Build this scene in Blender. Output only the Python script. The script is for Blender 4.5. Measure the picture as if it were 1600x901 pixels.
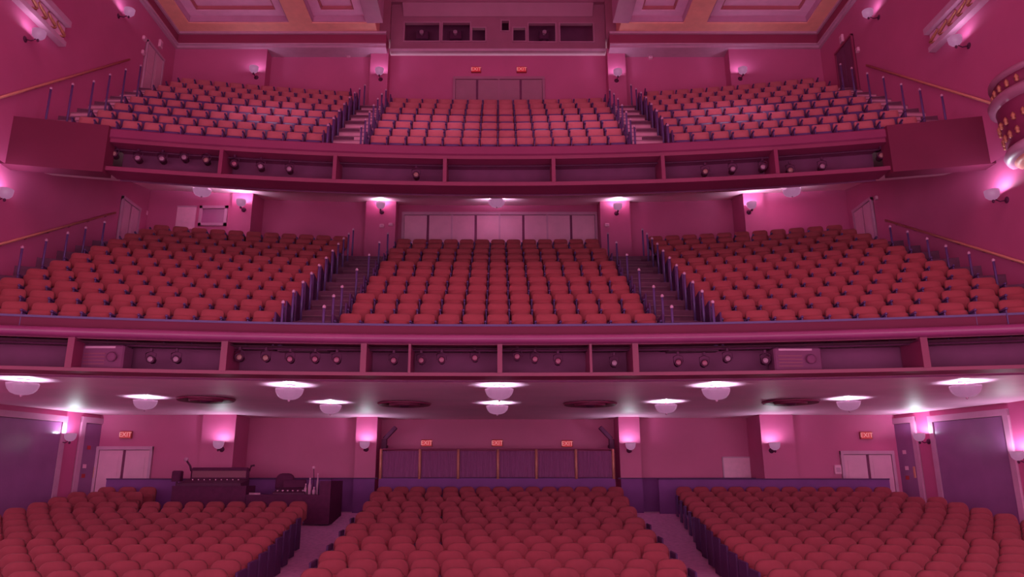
import bpy, math, random
from mathutils import Vector, Matrix
random.seed(7)
scene = bpy.context.scene
COL = scene.collection
for o in list(bpy.data.objects):
    bpy.data.objects.remove(o)

# ------------------------------------------------------------------ camera, world, exposure
EYE = 2.25                       # eye height above the lowest floor; all heights below are relative to the eye, lifted at the end
FPX, PITCH, CX, CY = 1150.0, math.radians(14.6), 778.0, 450.5
cam_d = bpy.data.cameras.new('camera'); cam_d.sensor_width = 36.0
cam_d.lens = FPX * 36.0 / 1600.0; cam_d.shift_x = 22.0 / 1600.0; cam_d.clip_end = 200
cam = bpy.data.objects.new('camera', cam_d); COL.objects.link(cam)
cam.rotation_euler = (math.pi / 2 + PITCH, 0, 0)
scene.camera = cam
world = bpy.data.worlds.new('world'); scene.world = world; world.use_nodes = True
bg = world.node_tree.nodes['Background']
bg.inputs[0].default_value = (1.0, 0.86, 0.96, 1); bg.inputs[1].default_value = 2.6
scene.view_settings.view_transform = 'Standard'; scene.view_settings.look = 'None'
scene.view_settings.exposure = 0.0; scene.view_settings.gamma = 1.0
scene.view_settings.use_curve_mapping = False
HOUSE = []                       # large house lights on the main ceiling in front of the balconies (their fittings are built with the ceiling)
for hx in (-6.0, 0.0, 6.0):
    l = bpy.data.lights.new('house_light', 'POINT'); l.energy = 260; l.shadow_soft_size = 0.45; l.color = (1, 0.84, 0.92)
    o = bpy.data.objects.new('house_light', l); COL.objects.link(o); o.location = (hx, 8.6, 15.4); HOUSE.append(o)

CT, ST = math.cos(PITCH), math.sin(PITCH)
def ray(px, py):
    u, v = (px - CX) / FPX, (CY - py) / FPX
    return Vector((u, CT - v * ST, ST + v * CT))
def at_y(px, py, y):
    d = ray(px, py); return d * (y / d.y)
def at_z(px, py, z):
    d = ray(px, py); return d * (z / d.z)
def at_plane(px, py, p, n):
    d = ray(px, py); n = Vector(n); return d * (Vector(p).dot(n) / d.dot(n))
def project(p):
    d = p[1] * CT + p[2] * ST; v = p[2] * CT - p[1] * ST
    return CX + FPX * p[0] / d, CY - FPX * v / d, d

# ------------------------------------------------------------------ materials
def lin(c):
    c = c / 255.0
    return c / 12.92 if c <= 0.04045 else ((c + 0.055) / 1.055) ** 2.4
GAIN = 2.2
MATS = {}
def mat(name, rgb, rough=0.6, vary=0.12, scale=6.0, bump=0.0, metal=0.0, spec=0.35, stretch=None, sheen=0.0, coat=0.0):
    m = bpy.data.materials.new(name); m.use_nodes = True
    nt = m.node_tree; b = nt.nodes['Principled BSDF']
    base = [min(0.9, lin(c) * GAIN) for c in rgb]
    tc = nt.nodes.new('ShaderNodeTexCoord'); nz = nt.nodes.new('ShaderNodeTexNoise')
    nz.inputs['Scale'].default_value = scale; nz.inputs['Detail'].default_value = 4
    if stretch:
        mp = nt.nodes.new('ShaderNodeMapping'); mp.inputs['Scale'].default_value = stretch
        nt.links.new(tc.outputs['Object'], mp.inputs[0]); nt.links.new(mp.outputs[0], nz.inputs['Vector'])
    else:
        nt.links.new(tc.outputs['Object'], nz.inputs['Vector'])
    cr = nt.nodes.new('ShaderNodeValToRGB')
    cr.color_ramp.elements[0].position = 0.3; cr.color_ramp.elements[1].position = 0.7
    cr.color_ramp.elements[0].color = [c * (1 - vary) for c in base] + [1]
    cr.color_ramp.elements[1].color = [min(1, c * (1 + vary)) for c in base] + [1]
    nt.links.new(nz.outputs[0], cr.inputs[0]); nt.links.new(cr.outputs[0], b.inputs['Base Color'])
    b.inputs['Roughness'].default_value = rough; b.inputs['Metallic'].default_value = metal
    b.inputs['Specular IOR Level'].default_value = spec
    if sheen: b.inputs['Sheen Weight'].default_value = sheen
    if coat: b.inputs['Coat Weight'].default_value = coat
    if bump:
        bp = nt.nodes.new('ShaderNodeBump'); bp.inputs['Strength'].default_value = bump; bp.inputs['Distance'].default_value = 0.02
        n2 = nt.nodes.new('ShaderNodeTexNoise'); n2.inputs['Scale'].default_value = scale * 8
        nt.links.new(tc.outputs['Object'], n2.inputs['Vector'])
        nt.links.new(n2.outputs[0], bp.inputs['Height']); nt.links.new(bp.outputs[0], b.inputs['Normal'])
    MATS[name] = m; return m
def glow(name, rgb, strength=1.0):
    m = bpy.data.materials.new(name); m.use_nodes = True
    b = m.node_tree.nodes['Principled BSDF']; c = [lin(x) for x in rgb]
    b.inputs['Base Color'].default_value = [x * 0.3 for x in c] + [1]
    b.inputs['Emission Color'].default_value = c + [1]; b.inputs['Emission Strength'].default_value = strength
    b.inputs['Roughness'].default_value = 0.4
    MATS[name] = m; return m
mat('wall_plaster', (130, 49, 86), 0.55, 0.07, 0.7, 0.05)
mat('wall_frieze', (98, 24, 54), 0.6, 0.05, 1.0)
mat('trim_paint', (132, 80, 108), 0.45, 0.06, 4)
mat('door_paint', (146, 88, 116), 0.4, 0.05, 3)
mat('door_shade', (112, 58, 82), 0.5, 0.05, 3)  # door paint darkened: dimmer light on the balcony doors put into the colour
mat('booth_paint', (104, 48, 72), 0.5, 0.05, 2)
mat('booth_ledge', (114, 58, 84), 0.45, 0.05, 2)
mat('orange_paint', (220, 98, 98), 0.5, 0.06, 3)
mat('coffer_pale', (162, 100, 134), 0.5, 0.05, 3)
mat('coffer_grey', (134, 76, 106), 0.5, 0.05, 3)
mat('coffer_brown', (124, 54, 68), 0.5, 0.05, 3)
mat('panel_paint', (74, 17, 40), 0.7, 0.06, 1.0, spec=0.15)
mat('band_paint', (92, 25, 56), 0.6, 0.06, 1.0, spec=0.2)
mat('gilding', (130, 70, 62), 0.35, 0.2, 14, 0.2, 0.2)
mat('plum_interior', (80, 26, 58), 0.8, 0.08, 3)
mat('soffit_paint', (176, 112, 138), 0.6, 0.06, 0.8)
mat('ceiling_satin', (172, 120, 148), 0.5, 0.10, 0.6, 0.03, spec=0.5)
mat('rail_paint', (98, 32, 68), 0.35, 0.08, 1.2)
mat('fascia_paint', (90, 22, 52), 0.5, 0.07, 1.0)
mat('velour_orchestra', (97, 30, 43), 0.85, 0.10, 5, 0.1, sheen=0.04, spec=0.15)
mat('velour_mezzanine', (104, 34, 46), 0.85, 0.10, 5, 0.1, sheen=0.04, spec=0.15)
mat('velour_balcony', (126, 54, 69), 0.8, 0.10, 5, 0.1, sheen=0.06, spec=0.2)
mat('blue_metal', (62, 32, 74), 0.4, 0.08, 8)
mat('blue_panel', (58, 23, 58), 0.65, 0.08, 4, spec=0.15)
mat('plum_carpet', (146, 88, 124), 0.9, 0.14, 10, 0.2)
mat('stair_carpet', (72, 30, 54), 0.9, 0.12, 8, 0.2)
mat('pale_stair', (150, 88, 116), 0.7, 0.08, 5)
mat('nosing', (112, 58, 84), 0.5, 0.06, 5)
mat('stair_nosing', (84, 40, 62), 0.6, 0.06, 5)
mat('wainscot', (86, 37, 84), 0.7, 0.07, 2, spec=0.12)
mat('curtain_cloth', (98, 40, 78), 0.85, 0.12, 6, 0.15, stretch=(8, 8, 1))
mat('brass', (140, 76, 72), 0.35, 0.08, 12, metal=0.2)
mat('blue_door', (96, 50, 86), 0.22, 0.08, 1.5, 0.05, spec=0.6)
mat('dark_metal', (58, 16, 42), 0.6, 0.1, 8, spec=0.15)
mat('console_black', (60, 15, 42), 0.7, 0.1, 8, spec=0.1)
mat('pale_plastic', (158, 96, 126), 0.5, 0.06, 6)
mat('lens_amber', (104, 54, 64), 0.4, 0.15, 30)
mat('lens_rose', (106, 42, 68), 0.4, 0.15, 30)
mat('lens_clear', (108, 60, 86), 0.4, 0.15, 30)
mat('sign_red', (120, 24, 36), 0.4, 0.05, 8)
mat('window_glass', (110, 52, 86), 0.1, 0.05, 3, spec=0.7)
glow('lamp_glass', (160, 100, 140), 0.85)
glow('sign_glow', (196, 30, 50), 0.7)
glow('sign_letters', (214, 128, 134), 0.8)

# ------------------------------------------------------------------ mesh helpers
class MB:
    def __init__(s): s.v, s.f = [], []
    def add(s, vs, fs):
        n = len(s.v); s.v += [tuple(p) for p in vs]; s.f += [tuple(i + n for i in f) for f in fs]; return s
    def box(s, x0, x1, y0, y1, z0, z1):
        return s.add([(x0, y0, z0), (x1, y0, z0), (x1, y1, z0), (x0, y1, z0), (x0, y0, z1), (x1, y0, z1), (x1, y1, z1), (x0, y1, z1)],
                     [(0, 3, 2, 1), (4, 5, 6, 7), (0, 1, 5, 4), (1, 2, 6, 5), (2, 3, 7, 6), (3, 0, 4, 7)])
    def bbox(s, x0, x1, y0, y1, z0, z1, b):          # box with chamfered vertical and top edges
        p = [(x0 + b, y0), (x1 - b, y0), (x1, y0 + b), (x1, y1 - b), (x1 - b, y1), (x0 + b, y1), (x0, y1 - b), (x0, y0 + b)]
        cx, cy = (x0 + x1) / 2, (y0 + y1) / 2
        q = [(cx + (x - cx) * (1 - 2 * b / max(x1 - x0, 1e-6)), cy + (y - cy) * (1 - 2 * b / max(y1 - y0, 1e-6))) for x, y in p]
        vs = [(x, y, z0) for x, y in p] + [(x, y, z1 - b) for x, y in p] + [(x, y, z1) for x, y in q]
        fs = [tuple(reversed(range(8))), tuple(range(16, 24))]
        for k in (0, 8):
            fs += [(k + i, k + (i + 1) % 8, k + 8 + (i + 1) % 8, k + 8 + i) for i in range(8)]
        return s.add(vs, fs)
    def lathe(s, prof, n=12, c=(0, 0, 0), wob=0.0, lobes=8):
        vs, fs = [], []
        for r, z in prof:
            for i in range(n):
                a = 2 * math.pi * i / n; rr = r * (1 + wob * math.cos(lobes * a))
                vs.append((c[0] + rr * math.cos(a), c[1] + rr * math.sin(a), c[2] + z))
        for k in range(len(prof) - 1):
            for i in range(n):
                j = (i + 1) % n; fs.append((k * n + i, k * n + j, (k + 1) * n + j, (k + 1) * n + i))
        fs.append(tuple(reversed(range(n)))); fs.append(tuple((len(prof) - 1) * n + i for i in range(n)))
        return s.add(vs, fs)
    def tube(s, pts, r, n=8):
        pts = [Vector(p) for p in pts]; vs, fs = [], []
        for k, p in enumerate(pts):
            t = (pts[min(k + 1, len(pts) - 1)] - pts[max(k - 1, 0)]).normalized()
            a = t.cross(Vector((0, 0, 1)) if abs(t.z) < 0.9 else Vector((1, 0, 0))).normalized(); b = t.cross(a)
            rr = r[k] if isinstance(r, (list, tuple)) else r
            for i in range(n):
                w = 2 * math.pi * i / n; vs.append(p + a * rr * math.cos(w) + b * rr * math.sin(w))
        for k in range(len(pts) - 1):
            for i in range(n):
                j = (i + 1) % n; fs.append((k * n + i, k * n + j, (k + 1) * n + j, (k + 1) * n + i))
        fs.append(tuple(reversed(range(n)))); fs.append(tuple((len(pts) - 1) * n + i for i in range(n)))
        return s.add(vs, fs)
    def sweep(s, prof, xs, yc, R, close=False):      # profile of (dy, z) swept across x along the bow y = yc - x^2/2R
        n = len(prof); vs = []
        for x in xs:
            for dy, z in prof: vs.append((x, yc - x * x / (2 * R) + dy, z))
        fs = []
        for k in range(len(xs) - 1):
            for i in range(n if close else n - 1):
                j = (i + 1) % n; fs.append((k * n + i, k * n + j, (k + 1) * n + j, (k + 1) * n + i))
        if close:
            fs.append(tuple(range(n))); fs.append(tuple((len(xs) - 1) * n + i for i in reversed(range(n))))
        return s.add(vs, fs)
    def poly_wall(s, plan, z0, z1):
        n = len(plan); vs = [(x, y, z0) for x, y in plan] + [(x, y, z1) for x, y in plan]
        return s.add(vs, [(i, i + 1, n + i + 1, n + i) for i in range(n - 1)])
    def xform(s, M):
        s.v = [tuple(M @ Vector(p)) for p in s.v]; return s
    def mesh(s, name, m, smooth=False):
        me = bpy.data.meshes.new(name); me.from_pydata(s.v, [], s.f); me.materials.append(MATS[m])
        if smooth: me.polygons.foreach_set('use_smooth', [True] * len(me.polygons))
        me.update(); return me
    def build(s, name, m, parent=None, smooth=False, loc=(0, 0, 0), rz=0.0):
        o = bpy.data.objects.new(name, s.mesh(name, m, smooth)); COL.objects.link(o)
        o.location = loc; o.rotation_euler = (0, 0, rz)
        if parent: o.parent = parent
        return o
def tag(o, label=None, cat=None, group=None, kind=None):
    if label: o['label'] = label
    if cat: o['category'] = cat
    if group: o['group'] = group
    if kind: o['kind'] = kind
    return o
def empty(name, loc=(0, 0, 0), rz=0.0):
    o = bpy.data.objects.new(name, None); COL.objects.link(o); o.location = loc; o.rotation_euler = (0, 0, rz)
    o.empty_display_size = 0.1; return o
def struct(o, label): return tag(o, label, kind='structure')
def inst(name, me, parent, loc=(0, 0, 0), rz=0.0):
    o = bpy.data.objects.new(name, me); COL.objects.link(o); o.location = loc; o.rotation_euler = (0, 0, rz)
    if parent: o.parent = parent
    return o
def lamp(name, parent, loc, energy, radius, color=(0.76, 0.96, 1.0)):
    l = bpy.data.lights.new(name, 'POINT'); l.energy = energy; l.shadow_soft_size = radius; l.color = color
    o = bpy.data.objects.new(name, l); COL.objects.link(o); o.parent = parent; o.location = loc; return o
ORD = ['zeroth', 'first', 'second', 'third', 'fourth', 'fifth', 'sixth', 'seventh', 'eighth', 'ninth', 'tenth', 'eleventh', 'twelfth',
       'thirteenth', 'fourteenth', 'fifteenth', 'sixteenth', 'seventeenth', 'eighteenth', 'nineteenth', 'twentieth']
def frange(a, b, n): return [a + (b - a) * i / n for i in range(n + 1)]
XS = frange(-14, 14, 28)

# ------------------------------------------------------------------ tier geometry (eye-relative heights)
def top_z(py, y):
    d = ray(CX, py); return y * d.z / d.y
O_ROWS = 14; O_R = 60.0
def o_y(i): return 12.2 + 0.9 * i
def o_top(y):
    t = y - 12.2; return -1.32 + 0.0479 * t + 0.00416 * t * t if t > 0 else -1.32 + 0.0479 * t
SEAT_H = 0.88
def o_floor(y): return max(-3.0, o_top(min(y, 24.2)) - SEAT_H)
M_PY = [490.5, 473.6, 459, 445, 432, 420, 408.5, 397.5, 388.5, 381, 374]; M_R = 40.0
M_Y = [15.7 + 0.82 * i for i in range(11)]; M_TOP = [top_z(p, y) for p, y in zip(M_PY, M_Y)]; M_FL = [z - 0.86 for z in M_TOP]
B_PY = [215, 204, 192, 181, 170.6, 162.5, 156]; B_R = 50.0
B_Y = [19.2 + 0.78 * i for i in range(8)]; B_TOP = [top_z(p, y) for p, y in zip(B_PY, B_Y)]; B_TOP.append(B_TOP[-1] + 0.6)
B_FL = [z - 0.86 for z in B_TOP]
# rear wall planes per tier: outer, panel, inner pilaster, centre
O_W = (24.2, 25.4, 25.0, 26.0); M_W = (24.5, 25.6, 25.3, 26.0); B_W = (24.8, 25.35, 25.1, 25.6)
O_CEIL = 2.06
B_CORN = top_z(73, B_W[0]); B_CEIL = top_z(52, B_W[0])
O_SIDE = lambda y: 12.9 + 0.28 * (24.2 - y)
M_SIDE = lambda y: 12.38
B_SIDE = 12.26

# ------------------------------------------------------------------ floors
mb = MB(); ys = frange(2, 26.2, 40); vs = []
for y in ys:
    for x in XS: vs.append((x * 1.4, y, o_floor(y + x * x / (2 * O_R)) if y < 22 else o_floor(y)))
n = len(XS)
mb.add(vs, [(k * n + i, k * n + i + 1, (k + 1) * n + i + 1, (k + 1) * n + i) for k in range(len(ys) - 1) for i in range(n - 1)])
struct(mb.build('orchestra_floor', 'plum_carpet', smooth=True), 'sloping carpeted orchestra floor')
def stepped(name, ylist, fl, R, yfront, yback, m, label):
    prof = [(yfront, fl[0])]
    for i in range(1, len(ylist)):
        e = ylist[i] - 0.60
        prof += [(e, fl[i - 1]), (e, fl[i])]
    prof.append((yback, fl[-1]))
    return struct(MB().sweep(prof, XS, 0.0, R).build(name, m), label)
stepped('mezzanine_floor', M_Y, M_FL, M_R, 15.05, 29, 'stair_carpet', 'stepped carpet rows of the mezzanine')
stepped('balcony_floor', B_Y, B_FL, B_R, 18.75, 29.5, 'stair_carpet', 'steep stepped rows of the upper balcony')

# ------------------------------------------------------------------ walls
def offx(off, py, y): return at_y(CX + off, py, y).x
def rear_plan(W, py, corner, ret, in0, in1, out_w=None):
    Yo, Yp, Yi, Yc = W
    xr = offx(ret, py, Yo); a = offx(in0, py, Yi); b = offx(in1, py, Yi)
    half = [(a, Yc), (a, Yi), (b, Yi), (b, Yp), (xr, Yp), (xr, Yo), (corner, Yo)]
    return [(-x, y) for x, y in reversed(half)] + half, xr, a, b
planO, O_xr, O_a, O_b = rear_plan(O_W, 700, 12.9, 411, 190, 223)
planM, M_xr, M_a, M_b = rear_plan(M_W, 340, 12.38, 384, 160, 207)
planB, B_xr, B_a, B_b = rear_plan(B_W, 110, B_SIDE, 363, 172, 200)
wO = struct(MB().poly_wall(planO, -1.6, O_CEIL + 0.3).build('orchestra_wall_rear', 'wall_plaster'), 'crimson rear wall of the orchestra level')
wM = struct(MB().poly_wall(planM, 6.0, 11.0).build('mezzanine_wall_rear', 'wall_plaster'), 'crimson rear wall of the mezzanine')
wB = struct(MB().poly_wall(planB, 11.5, B_CORN + 0.12).build('balcony_wall_rear', 'wall_plaster'), 'crimson rear wall of the upper balcony')
for sgn in (-1, 1):
    side = 'left' if sgn < 0 else 'right'
    struct(MB().poly_wall([(sgn * O_SIDE(6), 6), (sgn * 12.9, 24.2)][::-sgn], -3.0, O_CEIL + 0.3).build('orchestra_wall_' + side, 'wall_plaster'), 'crimson ' + side + ' wall of the orchestra level')
    struct(MB().poly_wall([(sgn * M_SIDE(6), 6), (sgn * 12.38, 24.5)][::-sgn], 2.09, 11.0).build('mezzanine_wall_' + side, 'wall_plaster'), 'crimson ' + side + ' wall of the mezzanine')
    yw = [-2.2, 16.9, 19.0, 21.0, 23.0, 24.8]; zw_ = [7.62, 7.62, 8.35, 9.1, 9.75, 10.2]
    struct(MB().add([(sgn * B_SIDE, y, z) for y, z in zip(yw, zw_)] + [(sgn * B_SIDE, y, B_CEIL + .4) for y in yw], [(i, i + 1, i + 7, i + 6) for i in range(5)]).build('balcony_wall_' + side, 'wall_plaster'), 'crimson ' + side + ' wall of the upper balcony')
    # outer pilaster parts
    for (w, W, p0, p1, py, z0, z1) in ((wO, O_W, 411, 463, 700, -1.4, O_CEIL), (wM, M_W, 384, 416, 340, 6.6, 10.3)):
        x0, x1 = offx(p0, py, W[0]), offx(p1, py, W[0])
        MB().box(min(sgn * x0, sgn * x1), max(sgn * x0, sgn * x1), W[0] - 0.12, W[0] + 0.02, z0, z1).build('pilaster', 'wall_plaster', w)
# wainscot strips low on the orchestra rear wall
zw = top_z(748, 25.2)
for sgn in (-1, 1):
    x0, x1 = sorted((sgn * O_b, sgn * O_xr))
    MB().box(x0, x1, O_W[1] - 0.05, O_W[1], -1.4, zw).build('wainscot_panel', 'wainscot', wO)
    x0, x1 = sorted((sgn * O_a, sgn * O_b))
    MB().box(x0, x1, O_W[2] - 0.05, O_W[2], -1.4, zw).build('wainscot_panel', 'wainscot', wO)
    MB().box(min(sgn * (O_a - .1), sgn * O_xr), max(sgn * (O_a - .1), sgn * O_xr), O_W[2] - 0.08, O_W[2] - 0.03, zw, zw + 0.04).build('dado_rail', 'blue_panel', wO)
    MB().box(min(sgn * O_b, sgn * O_xr), max(sgn * O_b, sgn * O_xr), O_W[1] - 0.09, O_W[1] - 0.03, -1.15, -1.0).build('baseboard', 'trim_paint', wO)

# ------------------------------------------------------------------ ceilings / soffits
cO = struct(MB().sweep([(0.0, O_CEIL), (12.0, O_CEIL)], XS, 14.95, 60).build('orchestra_ceiling', 'ceiling_satin'), 'pale glossy ceiling under the mezzanine')
sB = [(0.0, 7.72), (2.0, 8.2), (6.0, 9.72), (8.4, 10.2)]
struct(MB().sweep(sB, XS, 18.62, 48).build('mezzanine_ceiling', 'soffit_paint', smooth=True), 'dark plum soffit under the upper balcony')

# upper ceiling: orange borders and beams with stepped coffers
struct(MB().box(-13.5, 13.5, -2.4, -2.2, 6.0, 18.8).build('blocker_wall_front', 'wall_frieze'), 'unseen proscenium header wall added to block light above the stage')  # unseen header, added to keep world light off the upper walls
ceil = struct(MB().box(-13.5, 13.5, -2.4, 28, 18.7, 18.8).build('ceiling', 'coffer_pale'), 'coffered upper ceiling')
def soffit_box(name, x0, x1, y0, y1, m='orange_paint'): return MB().box(x0, x1, y0, y1, B_CEIL, 18.7).build(name, m, ceil)
YB0 = 24.15
soffit_box('border', -B_SIDE, -4.6, YB0, 26.3); soffit_box('border', 4.6, B_SIDE, YB0, 26.3)
soffit_box('border', -B_SIDE, -11.57, 7, YB0); soffit_box('border', 11.57, B_SIDE, 7, YB0)
soffit_box('beam', -7.8, -6.95, 7, YB0); soffit_box('beam', 6.95, 7.8, 7, YB0)
soffit_box('border', -B_SIDE, B_SIDE, -2.2, 7.0)
soffit_box('beam', -4.9, -4.3, 7, YB0, 'coffer_grey'); soffit_box('beam', 4.3, 4.9, 7, YB0, 'coffer_grey')
for (x0, x1) in ((-11.57, -7.8), (-6.95, -4.9), (4.9, 6.95), (7.8, 11.57)):
    z = B_CEIL; ins = 0.0
    for (h, w, m) in ((0.04, 0.05, 'coffer_grey'), (0.22, 0.36, 'coffer_pale'), (0.03, 0.05, 'coffer_brown'), (0.12, 0.34, 'coffer_pale'), (0.04, 0.05, 'coffer_grey'), (0.15, 0.1, 'coffer_pale')):
        # a step: ring of moulding that hangs to its own height
        a0, a1, b0, b1 = x0 + ins, x1 - ins, 7 + ins, YB0 - ins; z0 = z + h
        ring = MB()
        for (p, q, r, t) in ((a0, a1, b1 - w, b1), (a0, a1, b0, b0 + w), (a0, a0 + w, b0 + w, b1 - w), (a1 - w, a1, b0 + w, b1 - w)):
            ring.box(p, q, r, t, z0, 18.7)
        ring.build('moulding', m, ceil); z = z0; ins += w
# cornice and frieze mouldings round the upper room
cor = struct(empty('trim_1'), 'white cornice moulding and crimson frieze round the upper balcony')
def run_plan(off):   # inner outline of the upper room, shifted inwards by off
    Yo, Yp, Yi, Yc = B_W
    return Yo - off, B_SIDE - off
for (z0, z1, off, m, nm) in ((B_CORN - 0.10, B_CORN, 0.10, 'trim_paint', 'cornice'), (B_CORN, B_CORN + 0.06, 0.16, 'trim_paint', 'cornice'),
                             (B_CORN + 0.06, B_CEIL - 0.09, 0.06, 'wall_frieze', 'frieze'), (B_CEIL - 0.09, B_CEIL + 0.0, 0.14, 'trim_paint', 'picture_rail')):
    yy, xx = run_plan(off)
    for sgn in (-1, 1):
        a, b = sorted((sgn * xx, sgn * (B_SIDE + 0.05)))
        MB().box(a, b, 6.5, B_W[0], z0, z1).build(nm, m, cor)
        a, b = sorted((sgn * 4.25, sgn * xx))
        MB().box(a, b, yy, B_W[1] + 0.02, z0, z1).build(nm, m, cor)

# ------------------------------------------------------------------ projection booth
YBo = 25.42
def bx(px, py): p = at_y(px, py, YBo); return p.x, p.z
booth = struct(empty('projection_booth_wall'), 'mauve projection booth hanging above the rear balcony doors')
bz0 = bx(778, 78)[1]; bz1 = 18.7; bxh = 4.2
wins = [(633, 36, 686, 64), (692, 36, 734, 64), (738, 44, 758, 64), (784, 33, 795, 48), (802, 44, 821, 64), (826, 37, 868, 65), (875, 37, 927, 65)]
holes = []
for (a, b, c, d) in wins:
    x0, z1 = bx(a, b); x1, z0 = bx(c, d); holes.append((x0, x1, z0, z1))
gx = sorted({-bxh, bxh} | {h[0] for h in holes} | {h[1] for h in holes}); gz = sorted({bz0, bz1} | {h[2] for h in holes} | {h[3] for h in holes})
mb = MB()
for i in range(len(gx) - 1):
    for j in range(len(gz) - 1):
        mx, mz = (gx[i] + gx[i + 1]) / 2, (gz[j] + gz[j + 1]) / 2
        if any(h[0] < mx < h[1] and h[2] < mz < h[3] for h in holes): continue
        mb.add([(gx[i], YBo, gz[j]), (gx[i + 1], YBo, gz[j]), (gx[i + 1], YBo, gz[j + 1]), (gx[i], YBo, gz[j + 1])], [(0, 1, 2, 3)])
for (x0, x1, z0, z1) in holes:
    t = 0.14; mb.add([(x0, YBo, z0), (x1, YBo, z0), (x1, YBo, z1), (x0, YBo, z1), (x0, YBo + t, z0), (x1, YBo + t, z0), (x1, YBo + t, z1), (x0, YBo + t, z1)],
                     [(0, 4, 5, 1), (1, 5, 6, 2), (2, 6, 7, 3), (3, 7, 4, 0)])
mb.add([(-bxh, YBo, bz0), (bxh, YBo, bz0), (bxh, 26.2, bz0), (-bxh, 26.2, bz0), (-bxh, YBo, bz1), (-bxh, 26.2, bz1), (bxh, YBo, bz1), (bxh, 26.2, bz1)],
       [(0, 3, 2, 1), (0, 4, 5, 3), (1, 2, 7, 6)])
mb.build('front_panel', 'booth_paint', booth)
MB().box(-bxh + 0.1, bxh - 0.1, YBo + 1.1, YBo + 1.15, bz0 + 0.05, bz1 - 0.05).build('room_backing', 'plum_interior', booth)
for i, (x0, x1, z0, z1) in enumerate(holes):
    g = MB()
    for (a, b, c, d) in ((x0 - .04, x1 + .04, z0 - .05, z0), (x0 - .04, x1 + .04, z1, z1 + .05), (x0 - .05, x0, z0, z1), (x1, x1 + .05, z0, z1)):
        g.box(a, b, YBo - 0.03, YBo + 0.01, c, d)
    g.build('window_frame', 'booth_ledge', booth)
lz0, lz1 = bx(778, 26)[1], bx(778, 7)[1]; lx = bx(925, 15)[0]
MB().add([(-lx, YBo - .02, lz0), (lx, YBo - .02, lz0), (lx + .05, YBo - .14, lz1), (-lx - .05, YBo - .14, lz1), (-lx, YBo, lz1), (lx, YBo, lz1)],
         [(0, 1, 2, 3), (3, 2, 5, 4), (0, 3, 4), (1, 5, 2)]).build('sloped_ledge', 'booth_ledge', booth)
MB().box(-bxh, bxh, YBo - .17, YBo, lz1, lz1 + 0.5).build('upper_fascia', 'booth_paint', booth)
MB().box(-bxh - .04, bxh + .04, YBo - .10, 26.2, bz0 - 0.10, bz0).build('bottom_cornice', 'trim_paint', booth)
for sgn in (-1, 1):
    a, b = sorted((sgn * bxh, sgn * (bxh + .42)))
    MB().box(a, b, YBo - .25, 26.2, B_CEIL, 18.7).build('side_pier', 'booth_paint', booth)
for (px, w) in ((712, 0.5), (850, 0.4), (660, 0.5)):   # projectors standing in the booth
    p = at_y(px, 58, YBo + 0.55)
    e = tag(empty('film_projector', (p.x, p.y, bz0 + 0.02)), {712: 'pale film projector behind the second booth window from left', 850: 'film projector behind the second booth window from right', 660: 'film projector behind the large leftmost booth window'}[px], 'projector')
    zt = p.z - bz0
    MB().bbox(-w / 2, w / 2, -.15, .3, zt - .18, zt + .2, .04).build('housing', 'dark_metal', e)
    MB().lathe([(0.05, 0), (0.08, 0.12), (0.08, 0.2)], 10).xform(Matrix.Translation((0, -.15, zt)) @ Matrix.Rotation(math.pi / 2, 4, 'X')).build('lens', 'lens_clear', e)
    MB().box(-.06, .06, -.05, .15, 0, zt - .18).build('stand', 'dark_metal', e)

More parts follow.
